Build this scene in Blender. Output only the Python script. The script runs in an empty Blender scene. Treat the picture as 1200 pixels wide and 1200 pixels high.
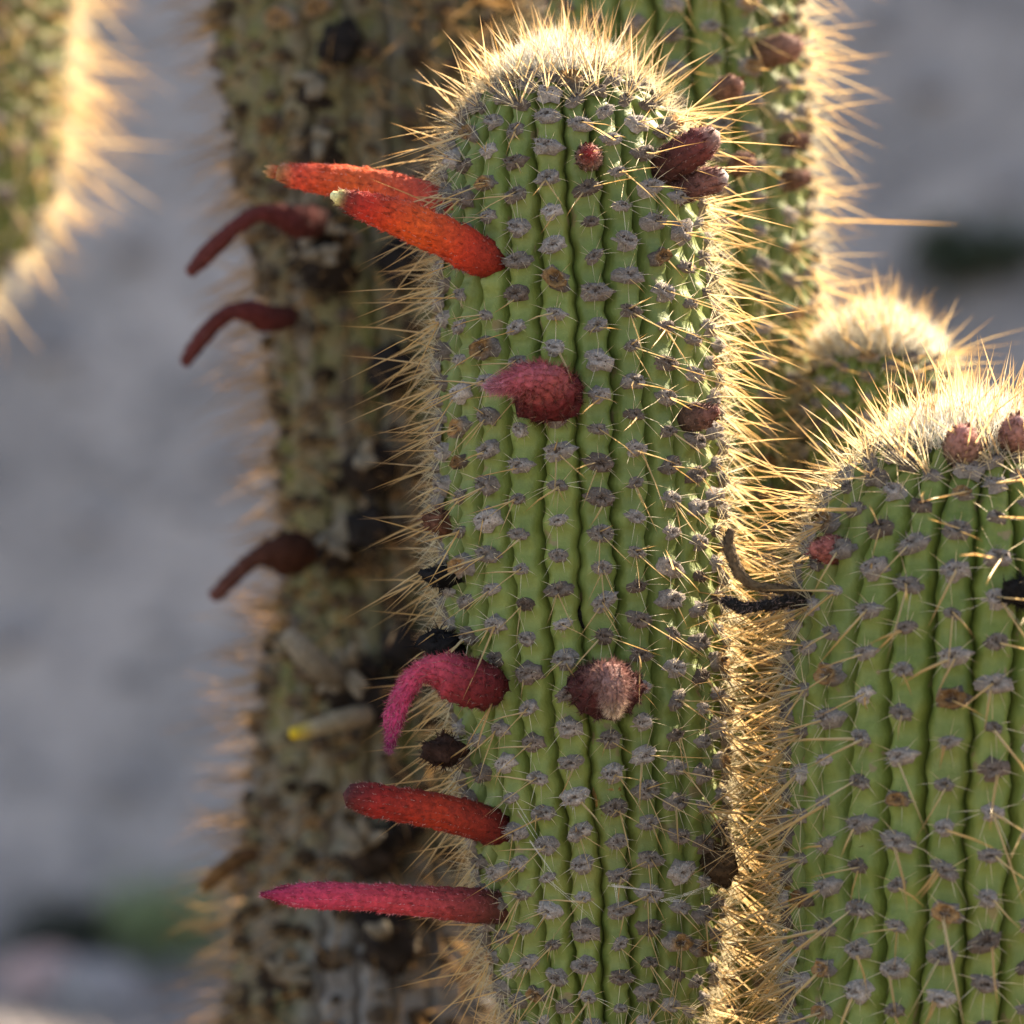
import bpy, math, random
import numpy as np
from mathutils import Vector, Matrix

# ------------------------------------------------------------------ camera, light, exposure
ZC = 0.95                     # eye height above the flat ground by the clump
CAMD = 2.0                    # distance from the camera to the plane of focus
S0 = 0.0004                   # metres per photo pixel on that plane
scene = bpy.context.scene
COL = scene.collection

cam_data = bpy.data.cameras.new("camera")
cam = bpy.data.objects.new("camera", cam_data)
COL.objects.link(cam)
cam.location = (0, -CAMD, ZC)
cam.rotation_euler = (math.radians(90), 0, 0)
cam_data.sensor_width = 36
cam_data.lens = 36 * CAMD / (1200 * S0)
cam_data.clip_start = 0.05
cam_data.clip_end = 500
cam_data.dof.use_dof = True
cam_data.dof.focus_distance = 1.985
cam_data.dof.aperture_fstop = 5.2
scene.camera = cam

SUN_AZ, SUN_EL = math.radians(51), math.radians(42)     # azimuth measured from +Y towards +X
world = bpy.data.worlds.new("World")
scene.world = world
world.use_nodes = True
wn = world.node_tree
bg = wn.nodes["Background"]
sky = wn.nodes.new("ShaderNodeTexSky")
sky.sky_type = 'NISHITA'
sky.sun_disc = False
sky.sun_elevation = SUN_EL
sky.sun_rotation = SUN_AZ
sky.altitude = 1500
sky.dust_density = 2.5
sky.ozone_density = 0.6
wn.links.new(sky.outputs[0], bg.inputs[0])
bg.inputs[1].default_value = 0.10
sun_data = bpy.data.lights.new("sun", 'SUN')
sun_data.energy = 5.0
sun_data.angle = math.radians(0.53)
sun_data.color = (1.0, 0.93, 0.82)
sun = bpy.data.objects.new("sun", sun_data)
COL.objects.link(sun)
SUN_DIR = Vector((math.sin(SUN_AZ) * math.cos(SUN_EL), math.cos(SUN_AZ) * math.cos(SUN_EL), math.sin(SUN_EL)))
sun.rotation_euler = SUN_DIR.to_track_quat('Z', 'Y').to_euler()
sun.location = SUN_DIR * 30
vs = scene.view_settings
vs.view_transform = 'Standard'
vs.look = 'None'
vs.exposure = 2.15
vs.use_white_balance = True          # the camera is balanced for open shade
vs.white_balance_temperature = 7900
vs.white_balance_tint = 10
vs.gamma = 1
vs.use_curve_mapping = False
scene.cycles.use_denoising = True
scene.cycles.max_bounces = 6
scene.cycles.sample_clamp_indirect = 6

# ------------------------------------------------------------------ helpers
def P(px, py, d=CAMD):
    """a point d metres from the camera, where the photo's pixel px, py looks"""
    s = S0 * d / CAMD
    return np.array([(px - 600) * s, d - CAMD, ZC + (600 - py) * s])

def to_px(p):
    d = p[1] + CAMD
    s = S0 * d / CAMD
    return 600 + p[0] / s, 600 - (p[2] - ZC) / s

def nrm(a):
    a = np.asarray(a, float)
    return a / max(1e-12, np.linalg.norm(a))

def mesh_from(name, verts, faces, tint=None, along=None, smooth=True, mats=()):
    me = bpy.data.meshes.new(name)
    verts = np.asarray(verts, np.float32)
    lens = [len(f) for f in faces]
    me.vertices.add(len(verts))
    me.vertices.foreach_set("co", verts.ravel())
    idx = np.fromiter((i for f in faces for i in f), np.int32)
    me.loops.add(len(idx))
    me.loops.foreach_set("vertex_index", idx)
    me.polygons.add(len(lens))
    starts = np.concatenate([[0], np.cumsum(lens)[:-1]]).astype(np.int32)
    me.polygons.foreach_set("loop_start", starts)
    me.update(calc_edges=True)
    me.validate()
    if smooth:
        me.shade_smooth()
    if tint is not None:
        a = me.attributes.new("tint", 'FLOAT_COLOR', 'POINT')
        t = np.asarray(tint, np.float32)
        t4 = np.ones((len(t), 4), np.float32); t4[:, :3] = t
        a.data.foreach_set("color", t4.ravel())
    if along is not None:
        a = me.attributes.new("along", 'FLOAT', 'POINT')
        a.data.foreach_set("value", np.asarray(along, np.float32))
    for m in mats:
        me.materials.append(m)
    return me

def add(name, data, parent=None, kind=None, label=None, category=None, group=None):
    o = bpy.data.objects.new(name, data)
    COL.objects.link(o)
    if parent is not None:
        o.parent = parent
    if kind: o["kind"] = kind
    if label: o["label"] = label
    if category: o["category"] = category
    if group: o["group"] = group
    return o

class Soup:
    """collects geometry with a colour per vertex; becomes one mesh"""
    def __init__(self):
        self.v, self.f, self.t, self.n = [], [], [], 0
    def put(self, verts, faces, tint):
        verts = np.asarray(verts, float)
        k = self.n
        self.v.append(verts)
        self.f.extend([tuple(i + k for i in f) for f in faces])
        tint = np.asarray(tint, float)
        if tint.ndim == 1:
            tint = np.tile(tint, (len(verts), 1))
        self.t.append(tint)
        self.n += len(verts)
    def mesh(self, name, mat, smooth=True):
        return mesh_from(name, np.concatenate(self.v), self.f, np.concatenate(self.t), smooth=smooth, mats=[mat])
    def arrays(self):
        return np.concatenate(self.v), self.f, np.concatenate(self.t)

SPF = [(0, 1, 4, 3), (1, 2, 5, 4), (3, 4, 6), (4, 5, 6)]
def spine(sp, base, d, length, r0, bend, c0, c1, c2):
    d = nrm(d)
    a = np.cross(d, (0.31, 0.52, 0.79)); a = nrm(a); b = np.cross(d, a)
    mid = base + d * length * 0.55 + np.asarray(bend) * length * 0.3
    tip = base + d * length + np.asarray(bend) * length
    vs_ = []
    for k in range(3):
        w = 2.0944 * k
        vs_.append(base + r0 * (math.cos(w) * a + math.sin(w) * b))
    for k in range(3):
        w = 2.0944 * k
        vs_.append(mid + r0 * .66 * (math.cos(w) * a + math.sin(w) * b))
    vs_.append(tip)
    sp.put(vs_, SPF, [c0] * 3 + [c1] * 3 + [c2])

def hair(sp, base, d, length, w, col, rng, n=None):
    d = nrm(d)
    a = nrm(np.cross(d, rng.normal(size=3)))
    tip = base + d * length + rng.normal(size=3) * length * .18
    sp.put([base - a * w, base + a * w, tip], [(0, 1, 2)], col)

def lerp(a, b, t):
    return np.asarray(a) * (1 - t) + np.asarray(b) * t

# ------------------------------------------------------------------ materials
def new_mat(name):
    m = bpy.data.materials.new(name)
    m.use_nodes = True
    nt = m.node_tree
    return m, nt, nt.nodes["Principled BSDF"], nt.nodes["Material Output"]

def N(nt, typ, **kw):
    n = nt.nodes.new(typ)
    for k, v in kw.items():
        setattr(n, k, v)
    return n

def noise(nt, scale, detail=4, rough=.55, vec=None):
    n = N(nt, "ShaderNodeTexNoise")
    n.inputs["Scale"].default_value = scale
    n.inputs["Detail"].default_value = detail
    n.inputs["Roughness"].default_value = rough
    if vec is not None: nt.links.new(vec, n.inputs["Vector"])
    return n

def ramp(nt, fac, stops):
    r = N(nt, "ShaderNodeValToRGB")
    el = r.color_ramp.elements
    while len(el) < len(stops): el.new(0.5)
    for e, (p, c) in zip(el, stops):
        e.position = p
        e.color = (*c, 1) if len(c) == 3 else c
    nt.links.new(fac, r.inputs[0])
    return r

def mix(nt, fac, a, b, typ='MIX'):
    m = N(nt, "ShaderNodeMix", data_type='RGBA', blend_type=typ)
    if isinstance(fac, float): m.inputs[0].default_value = fac
    else: nt.links.new(fac, m.inputs[0])
    for i, x in ((6, a), (7, b)):
        if isinstance(x, tuple): m.inputs[i].default_value = (*x, 1)
        else: nt.links.new(x, m.inputs[i])
    return m.outputs[2]

def fibre_mat(name, trans=.4, gloss=.06, rough=.35, vary=0.0):
    """thin spines and hairs: colour from the tint attribute, partly translucent"""
    m, nt, bs, out = new_mat(name)
    nt.nodes.remove(bs)
    at = N(nt, "ShaderNodeAttribute", attribute_name="tint")
    df = N(nt, "ShaderNodeBsdfDiffuse"); tr = N(nt, "ShaderNodeBsdfTranslucent"); gl = N(nt, "ShaderNodeBsdfGlossy")
    gl.inputs["Roughness"].default_value = rough
    gl.inputs["Color"].default_value = (1, .95, .85, 1)
    col = at.outputs[0]
    nt.links.new(col, df.inputs[0]); nt.links.new(col, tr.inputs[0])
    a = N(nt, "ShaderNodeMixShader"); a.inputs[0].default_value = trans
    nt.links.new(df.outputs[0], a.inputs[1]); nt.links.new(tr.outputs[0], a.inputs[2])
    b = N(nt, "ShaderNodeMixShader"); b.inputs[0].default_value = gloss
    nt.links.new(a.outputs[0], b.inputs[1]); nt.links.new(gl.outputs[0], b.inputs[2])
    nt.links.new(b.outputs[0], out.inputs[0])
    return m

def skin_mat(name, dark, mid, light, cork, cork_lo, cork_hi, cork2=None, rough=.55, bump=.3, grey_foot=False):
    """waxy ribbed cactus skin with corky scarred patches"""
    m, nt, bs, out = new_mat(name)
    tc = N(nt, "ShaderNodeNewGeometry")
    pos = tc.outputs["Position"]
    mp = N(nt, "ShaderNodeMapping"); mp.inputs["Scale"].default_value = (1, 1, .28)
    nt.links.new(pos, mp.inputs[0])
    n1 = noise(nt, 130, 5, .6, mp.outputs[0])
    n2 = noise(nt, 18, 4, .6, pos)
    n3 = noise(nt, 620, 3, .6, pos)
    base = ramp(nt, n1.outputs[0], [(.25, dark), (.52, mid), (.78, light)]).outputs[0]
    f2 = ramp(nt, n2.outputs[0], [(.35, (0, 0, 0)), (.7, (1, 1, 1))])
    base = mix(nt, f2.outputs[0], base, mix(nt, .35, base, light))
    sp_ = ramp(nt, n3.outputs[0], [(.58, (0, 0, 0)), (.72, (1, 1, 1))])
    base = mix(nt, mix(nt, .35, (0, 0, 0), sp_.outputs[0]), base, light)
    nc = noise(nt, 34, 6, .68, mp.outputs[0])
    fc = ramp(nt, nc.outputs[0], [(cork_lo, (0, 0, 0)), (cork_hi, (1, 1, 1))])
    ck = cork if cork2 is None else ramp(nt, noise(nt, 90, 5, .7, mp.outputs[0]).outputs[0], [(.35, cork), (.65, cork2)]).outputs[0]
    base = mix(nt, fc.outputs[0], base, ck)
    # small corky scars and yellowed blotches
    ns = noise(nt, 75, 3, .5, pos)
    base = mix(nt, ramp(nt, ns.outputs[0], [(.665, (0, 0, 0)), (.70, (.85, .85, .85))]).outputs[0], base, (.19, .145, .075))
    ny_ = noise(nt, 11, 3, .6, pos)
    base = mix(nt, ramp(nt, ny_.outputs[0], [(.5, (0, 0, 0)), (.75, (.5, .5, .5))]).outputs[0], base, (.20, .19, .05))
    oi = N(nt, "ShaderNodeObjectInfo")
    base = mix(nt, 1.0, base, ramp(nt, oi.outputs["Random"], [(0, (.86, .88, .86)), (1, (1.12, 1.08, 1.02))]).outputs[0], 'MULTIPLY')
    if grey_foot:
        sx = N(nt, "ShaderNodeSeparateXYZ"); nt.links.new(pos, sx.inputs[0])
        mz = N(nt, "ShaderNodeMapRange"); nt.links.new(sx.outputs[2], mz.inputs[0])
        for i_, v_ in enumerate((.79, .70, 0, 1)): mz.inputs[i_ + 1].default_value = v_
        mx = N(nt, "ShaderNodeMapRange"); nt.links.new(sx.outputs[0], mx.inputs[0])
        for i_, v_ in enumerate((-.135, -.105, 0, 1)): mx.inputs[i_ + 1].default_value = v_
        mm = N(nt, "ShaderNodeMath", operation='MULTIPLY'); nt.links.new(mz.outputs[0], mm.inputs[0]); nt.links.new(mx.outputs[0], mm.inputs[1])
        base = mix(nt, mm.outputs[0], base, ramp(nt, n1.outputs[0], [(.3, (.09, .08, .075)), (.7, (.26, .245, .235))]).outputs[0])
    nt.links.new(base, bs.inputs["Base Color"])
    bs.inputs["Roughness"].default_value = rough
    bs.inputs["Specular IOR Level"].default_value = .35
    bp = N(nt, "ShaderNodeBump"); bp.inputs["Strength"].default_value = bump; bp.inputs["Distance"].default_value = .0012
    hs = N(nt, "ShaderNodeMath", operation='ADD')
    nt.links.new(n1.outputs[0], hs.inputs[0]); nt.links.new(n3.outputs[0], hs.inputs[1])
    nt.links.new(hs.outputs[0], bp.inputs["Height"])
    nt.links.new(bp.outputs[0], bs.inputs["Normal"])
    return m

def tint_mat(name, rough=.8, bump=.5, scale=500, spec=.2, trans=0.0, vary=None):
    """colour from the tint attribute broken up by fine noise"""
    m, nt, bs, out = new_mat(name)
    at = N(nt, "ShaderNodeAttribute", attribute_name="tint")
    g = N(nt, "ShaderNodeNewGeometry")
    n = noise(nt, scale, 4, .65, g.outputs["Position"])
    r = ramp(nt, n.outputs[0], [(.3, (.55, .55, .55)), (.7, (1.25, 1.25, 1.25))])
    c = mix(nt, 1.0, at.outputs[0], r.outputs[0], 'MULTIPLY')
    if vary:
        oi = N(nt, "ShaderNodeObjectInfo")
        c = mix(nt, 1.0, c, ramp(nt, oi.outputs['Random'], vary).outputs[0], 'MULTIPLY')
    nt.links.new(c, bs.inputs["Base Color"])
    bs.inputs["Roughness"].default_value = rough
    bs.inputs["Specular IOR Level"].default_value = spec
    if trans:
        bs.inputs["Subsurface Weight"].default_value = trans
        bs.inputs["Subsurface Radius"].default_value = (.004, .0015, .001)
        bs.inputs["Subsurface Scale"].default_value = 1.0
    bp = N(nt, "ShaderNodeBump"); bp.inputs["Strength"].default_value = bump; bp.inputs["Distance"].default_value = .0015
    nt.links.new(n.outputs[0], bp.inputs["Height"]); nt.links.new(bp.outputs[0], bs.inputs["Normal"])
    return m

M_SPINE = fibre_mat("golden_spine", .5, .05)
M_WOOL = fibre_mat("cream_wool", .55, .02)
M_FUZZ = fibre_mat("flower_fuzz", .35, .02, .6)
M_AREOLE = tint_mat("areole_felt", .95, .8, 900, .1, vary=[(0, (.55, .46, .40)), (.3, (.85, .80, .76)), (.7, (1.05, 1.02, 1.0)), (1, (1.3, 1.26, 1.22))])
M_FLOWER = tint_mat("flower_tube", .7, .9, 420, .2)
M_DRY = tint_mat("dried_flower", .9, .9, 500, .1)
M_GREEN = skin_mat("green_skin", (.085, .118, .026), (.125, .165, .036), (.205, .245, .07), (.20, .17, .09), .66, .76)
M_GREEN2 = skin_mat("fresh_green_skin", (.072, .108, .020), (.120, .160, .032), (.19, .225, .06), (.18, .15, .08), .68, .78)
M_GREEN3 = skin_mat("scarred_green_skin", (.085, .115, .03), (.13, .165, .042), (.20, .23, .07), (.21, .14, .07), .56, .66)
M_OLD = skin_mat("corky_old_skin", (.06, .068, .024), (.095, .10, .034), (.14, .14, .05), (.085, .058, .034), .36, .56, (.20, .175, .15), .9, 1.0, True)

# ------------------------------------------------------------------ terrain: flat by the clump, then a scree bank
def ground_z(x, y):
    x = np.asarray(x, float); y = np.asarray(y, float)
    t = np.clip(y * .82 + x * .57 - 4.6 - .2 * np.sin(x * .5), 0, None)      # the bank faces away from the sun
    h = np.where(t < 1.0, .58 * t * t, .58 + 1.16 * (t - 1.0))
    h = 10.0 * (1 - np.exp(-h / 10.0 - (h / 10.0) ** 3))
    bumps = .02 * np.sin(x * 2.1 + 1.3 * np.sin(y * 1.7)) * np.cos(y * 2.6 + x) + .012 * np.sin(x * 5.3 - y * 4.1)
    far = .5 * np.sin(x * .13) * np.sin(y * .11)
    return h + bumps * np.clip((np.hypot(x, y) - 1.2) / 2, 0, 1) + far * np.clip((np.hypot(x, y) - 12) / 20, 0, 1)

def axis(lo, hi, fine_lo, fine_hi, fine, n):
    a = np.arange(fine_lo, fine_hi, fine)
    l = fine_lo - (fine_lo - lo) * (np.linspace(1, 0, n) ** 2)
    r = fine_hi + (hi - fine_hi) * (np.linspace(0, 1, n) ** 2)
    return np.concatenate([l[:-1], a, r])
gx = axis(-150, 150, -4, 5, .09, 26); gy = axis(-120, 180, 4.5, 13, .09, 26)
XX, YY = np.meshgrid(gx, gy)
ZZ = ground_z(XX, YY)
nx, ny = len(gx), len(gy)
gfaces = [(j * nx + i, j * nx + i + 1, (j + 1) * nx + i + 1, (j + 1) * nx + i) for j in range(ny - 1) for i in range(nx - 1)]

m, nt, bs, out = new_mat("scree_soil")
geo = N(nt, "ShaderNodeNewGeometry")
pos = geo.outputs["Position"]
mp = N(nt, "ShaderNodeMapping"); mp.inputs["Rotation"].default_value = (0, .9, .5); mp.inputs["Scale"].default_value = (1.0, .5, 1.0)
nt.links.new(pos, mp.inputs[0])
b1 = noise(nt, 2.1, 4, .6, mp.outputs[0]); b2 = noise(nt, 9, 5, .65, pos); b3 = noise(nt, 70, 4, .7, pos)
c = ramp(nt, b1.outputs[0], [(.30, (.20, .170, .155)), (.5, (.34, .285, .255)), (.7, (.44, .365, .325))]).outputs[0]
c = mix(nt, 1.0, c, ramp(nt, b2.outputs[0], [(.3, (.72, .72, .74)), (.7, (1.18, 1.16, 1.14))]).outputs[0], 'MULTIPLY')
c = mix(nt, 1.0, c, ramp(nt, b3.outputs[0], [(.3, (.7, .7, .7)), (.7, (1.2, 1.2, 1.2))]).outputs[0], 'MULTIPLY')
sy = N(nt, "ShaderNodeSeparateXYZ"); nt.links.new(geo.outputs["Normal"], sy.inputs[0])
c = mix(nt, ramp(nt, sy.outputs[2], [(.80, (0, 0, 0)), (.97, (1, 1, 1))]).outputs[0], c, mix(nt, .55, c, (.075, .062, .052)))    # shade put into the level ground's colour, to cut bounce on the stems
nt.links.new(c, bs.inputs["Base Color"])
bs.inputs["Roughness"].default_value = .95
bp = N(nt, "ShaderNodeBump"); bp.inputs["Strength"].default_value = .6; bp.inputs["Distance"].default_value = .02
nt.links.new(b3.outputs[0], bp.inputs["Height"]); nt.links.new(bp.outputs[0], bs.inputs["Normal"])
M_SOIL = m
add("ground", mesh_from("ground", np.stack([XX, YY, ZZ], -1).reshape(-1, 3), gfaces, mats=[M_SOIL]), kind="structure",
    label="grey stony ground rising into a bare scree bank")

M_STONE = tint_mat("stone", .9, .6, 40, .15)
M_LEAF = fibre_mat("shrub_leaf", .3, .03, .5)
M_TWIG = tint_mat("twig", .9, .4, 200, .1)

# gravel strewn over the bank: too fine to count
rng = np.random.default_rng(5)
sp = Soup()
OCT = np.array([(1, 0, 0), (-1, 0, 0), (0, 1, 0), (0, -1, 0), (0, 0, 1), (0, 0, -1)], float)
OCF = [(0, 2, 4), (2, 1, 4), (1, 3, 4), (3, 0, 4), (2, 0, 5), (1, 2, 5), (3, 1, 5), (0, 3, 5)]
for i in range(7000):
    x = rng.uniform(-2.4, 2.4); y = rng.uniform(3.6, 10.5)
    r = .010 + .022 * rng.random() ** 3
    c = lerp((.17, .155, .155), (.36, .32, .31), rng.random())
    q = OCT * rng.uniform(.6, 1.2, (6, 3)) * r
    a = rng.uniform(0, 6.28); q = q @ np.array([[math.cos(a), math.sin(a), 0], [-math.sin(a), math.cos(a), 0], [0, 0, 1]])
    sp.put(q + (x, y, float(ground_z(x, y)) + r * .2), OCF, c)
add("gravel", sp.mesh("gravel", M_STONE, False), kind="stuff", label="loose grey gravel strewn over the scree bank", category="gravel")

def hit_ground(px, py):
    lo, hi = 3.0, 40.0
    d = lo
    while d < hi:
        p = P(px, py, d)
        if p[2] <= float(ground_z(p[0], p[1])): break
        d += .02
    return p[0], p[1]

def boulder(px, py, r, col, label, group=None, seed=0):
    rg = np.random.default_rng(seed)
    x, y = hit_ground(px, py)
    V, F = [], []
    nu, nv = 12, 8
    ph = rg.uniform(0, 6.28, 6)
    for j in range(nv + 1):
        for i in range(nu):
            th, fi = 2 * math.pi * i / nu, math.pi * j / nv
            q = np.array([math.sin(fi) * math.cos(th), .8 * math.sin(fi) * math.sin(th), .62 * math.cos(fi)])
            k = 1 + .16 * math.sin(2.3 * q[0] * 2 + ph[0]) + .13 * math.sin(5 * q[1] + ph[1]) + .1 * math.sin(6 * q[2] + 3 * q[0] + ph[2])
            V.append(q * k * r)
    for j in range(nv):
        for i in range(nu):
            F.append((j * nu + i, j * nu + (i + 1) % nu, (j + 1) * nu + (i + 1) % nu, (j + 1) * nu + i))
    V = np.array(V)
    tint = np.tile(np.array(col), (len(V), 1)) * rg.uniform(.85, 1.15, (len(V), 1))
    o = add("boulder", mesh_from("boulder", V, F, tint, mats=[M_STONE], smooth=False), label=label, category="boulder", group=group)
    o.location = (x, y, float(ground_z(x, y)) + r * .25)
    o.rotation_euler = (0, 0, rg.uniform(0, 6.28))

def shrub(px, py, w, h, col, n, label, seed=0, group=None):
    rg = np.random.default_rng(seed)
    x, y = hit_ground(px, py)
    root = add("desert_shrub", None, label=label, category="shrub", group=group)
    root.location = (x, y, float(ground_z(x, y)) - .01)
    tw, lf = Soup(), Soup()
    for k in range(26):
        a = rg.uniform(0, 6.28); e = rg.uniform(.15, 1.3)
        d = np.array([math.cos(a) * math.cos(e) * w, math.sin(a) * math.cos(e) * w, math.sin(e) * h])
        spine(tw, np.array([0, 0, -.02]), d, np.linalg.norm(d) * rg.uniform(.7, 1), .006, (0, 0, .08), (.10, .08, .06), (.12, .09, .07), (.14, .11, .08))
        for q in range(n // 26):
            c0 = d * rg.uniform(.25, 1.02) + rg.normal(size=3) * .02
            u = rg.normal(size=3); u = nrm(u) * rg.uniform(.012, .024); vv = nrm(np.cross(u, rg.normal(size=3))) * .007
            lf.put([c0 - u, c0 + vv, c0 + u, c0 - vv], [(0, 1, 2, 3)], np.array(col) * rg.uniform(.6, 1.4))
    add("twig_frame", tw.mesh("twig_frame", M_TWIG), root)
    add("foliage", lf.mesh("foliage", M_LEAF), root, kind="stuff")

shrub(1140, 330, .17, .14, (.028, .042, .022), 1500, "low dark green shrub alone on the bank above the woolly cactus tips", 1)
shrub(205, 1120, .16, .17, (.20, .25, .12), 900, "pale green tufted shrub at the foot of the bank", 2)
shrub(95, 1110, .20, .08, (.035, .04, .03), 1100, "flat dark shrub beside the pinkish boulder at the bank's foot", 3)
boulder(40, 1165, .09, (.45, .30, .27), "pinkish boulder at the foot of the scree bank", None, 1)
GB = "grey boulders on the scree bank"
for i, (px, py, r) in enumerate([(60, 420, .07), (160, 300, .06), (250, 560, .05), (1090, 120, .06), (1020, 40, .05), (1180, 230, .05),
                                 (20, 760, .06), (150, 930, .05), (120, 1180, .10), (230, 860, .045), (110, 620, .05)]):
    boulder(px, py, r, (.25, .225, .225), "grey weathered boulder resting on the bare scree bank", GB, 20 + i)

# ------------------------------------------------------------------ shared areole and spine meshes
rng = np.random.default_rng(11)
def areole_soup(kind, rg):
    """local frame: X along the girth, Y towards the tip of the stem, Z outwards; metres"""
    sp = Soup()
    a, b, h = .0047 * rg.uniform(.9, 1.15), .0030 * rg.uniform(.9, 1.15), .0021 * rg.uniform(.85, 1.2)
    grey = lerp((.22, .19, .17), (.33, .295, .275), rg.random())
    if kind == 'bare': grey = lerp((.05, .036, .025), (.13, .10, .075), rg.random())
    V, T, F = [], [], []
    n = 12
    rings = [(1.12, -.9), (1.0, .25), (.72, .95), (.38, .85)]
    if kind == 'scar': rings = [(1.25, -.9), (1.18, .5), (.92, 1.45), (.62, 1.0)]
    pits = [(rg.uniform(-.6, .6), rg.uniform(-.5, .3)) for _ in range(4)]
    for k, (q, z) in enumerate(rings):
        for i in range(n):
            w = 2 * math.pi * i / n
            j = 1 + .17 * rg.normal()
            x, y, zz = a * q * j * math.cos(w), b * q * j * math.sin(w), h * (z + .24 * rg.normal()) - .0003 * math.sin(w)
            c = grey * rg.uniform(.7, 1.25)
            if kind == 'scar': c = lerp((.20, .115, .05), (.34, .20, .09), rg.random()) if k >= 2 else grey * rg.uniform(.6, 1.0)
            V.append((x, y, zz)); T.append(c)
    V.append((0, 0, h * (.45 if kind != 'scar' else .1))); T.append((.09, .06, .045))
    for k in range(3):
        for i in range(n):
            F.append((k * n + i, k * n + (i + 1) % n, (k + 1) * n + (i + 1) % n, (k + 1) * n + i))
    for i in range(n): F.append((3 * n + i, 3 * n + (i + 1) % n, 4 * n))
    sp.put(V, F, T)
    # bases of shed spines: small dark pits
    for (x, y) in pits:
        c = np.array([x * a, y * b, h * 1.02]); r = .00065
        r = rg.uniform(.0003, .0007)
        sp.put([c + (r, 0, -r * .3), c + (0, r, -r * .3), c + (-r, 0, -r * .3), c + (0, -r, -r * .3), c + (0, 0, r * .5)],
               [(0, 1, 4), (1, 2, 4), (2, 3, 4), (3, 0, 4)], (.065, .048, .040))
    # felt hairs
    for k in range(54):
        w = rg.uniform(0, 6.28); q = math.sqrt(rg.random()) * 1.05
        base = np.array([a * q * math.cos(w), b * q * math.sin(w), h * (1 - .6 * q * q)])
        d = np.array([math.cos(w) * q, math.sin(w) * q, .8]) + rg.normal(size=3) * .35
        c = grey * rg.uniform(.8, 1.5)
        hair(sp, base, d, rg.uniform(.0008, .0024), .00018, c, rg)
    return sp

STRAW = np.array((.72, .58, .34)); AMBER = np.array((.66, .38, .12)); RUST = np.array((.36, .15, .045)); CREAM = np.array((.86, .78, .60)); WHITE = np.array((.93, .90, .82))
def cluster_soup(kind, rg):
    """spines of one areole in the areole's frame"""
    sp = Soup()
    if kind == 'body': nr, nc, Lr, Lc, down = rg.integers(6, 11), rg.choice([0, 1, 1, 2, 2, 3]), (.005, .014), (.016, .042), -.42
    elif kind == 'bold': nr, nc, Lr, Lc, down = rg.integers(6, 10), rg.choice([0, 1, 1, 1, 2]), (.006, .014), (.024, .050), -.45
    elif kind == 'edge': nr, nc, Lr, Lc, down = rg.integers(12, 19), rg.choice([1, 2, 3, 4, 5]), (.008, .022), (.020, .048), -.40
    elif kind == 'apex': nr, nc, Lr, Lc, down = rg.integers(13, 18), rg.choice([2, 3, 4]), (.008, .016), (.018, .034), .25
    else: nr, nc, Lr, Lc, down = rg.integers(7, 11), rg.choice([1, 2, 4]), (.008, .018), (.026, .050), -.1
    for k in range(nr):
        w = 2 * math.pi * (k + rg.uniform(-.4, .4)) / nr
        tilt = rg.uniform(.45, 1.25)
        d = np.array([math.sin(tilt) * math.cos(w), math.sin(tilt) * math.sin(w) + down * .35, math.cos(tilt)])
        base = np.array([.0038 * math.cos(w), .0024 * math.sin(w), .0008])
        L = rg.uniform(*Lr)
        c = lerp(STRAW, CREAM, rg.random()) * rg.uniform(.8, 1.05)
        if kind == 'old': c = lerp(c, (.34, .20, .09), .7)
        spine(sp, base, d, L, .00017, (0, -.06, 0), c, c * .97, lerp(c, AMBER, .5))
    for k in range(nc):
        w = rg.uniform(0, 6.28)
        d = np.array([rg.normal() * .42, down + rg.normal() * .3, 1.0 - .25 * rg.random()])
        base = np.array([rg.uniform(-.0022, .0022), rg.uniform(-.0018, .0006), .001])
        L = rg.uniform(*Lc)
        c0 = lerp(STRAW, AMBER, rg.uniform(0, .7)); c1 = lerp(AMBER, STRAW, rg.uniform(0, .6)); c2 = lerp(AMBER, RUST, rg.uniform(.1, .9))
        if kind == 'edge': c0, c1, c2 = [lerp(x, CREAM, .08) for x in (c0, c1, c2)]
        if kind == 'apex': c0, c1, c2 = [lerp(x, CREAM, .2) for x in (c0, c1, c2)]
        if kind == 'old': c0, c1, c2 = [lerp(x, (.34, .17, .06), .6) for x in (c0, c1, c2)]
        spine(sp, base, d, L, rg.uniform(.00030, .00056) * (1.4 if kind == 'bold' else 1), (rg.normal() * .05, -.05 + rg.normal() * .04, 0), c0, c1, c2)
    return sp

AREOLES = {k: [areole_soup(k, rng) for _ in range(n)] for k, n in (('felt', 9), ('scar', 4), ('bare', 6))}
CLUSTERS = {k: [cluster_soup(k, rng) for _ in range(n)] for k, n in (('body', 22), ('bold', 16), ('edge', 18), ('apex', 12), ('old', 10))}
AREOLE_ME = {k: [s.mesh("areole_" + k, M_AREOLE) for s in v] for k, v in AREOLES.items()}
CLUSTER_ME = {k: [s.mesh("spines_" + k, M_SPINE) for s in v] for k, v in CLUSTERS.items()}
AREOLE_AR = {k: [s.arrays() for s in v] for k, v in AREOLES.items()}
CLUSTER_AR = {k: [s.arrays() for s in v] for k, v in CLUSTERS.items()}

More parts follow.
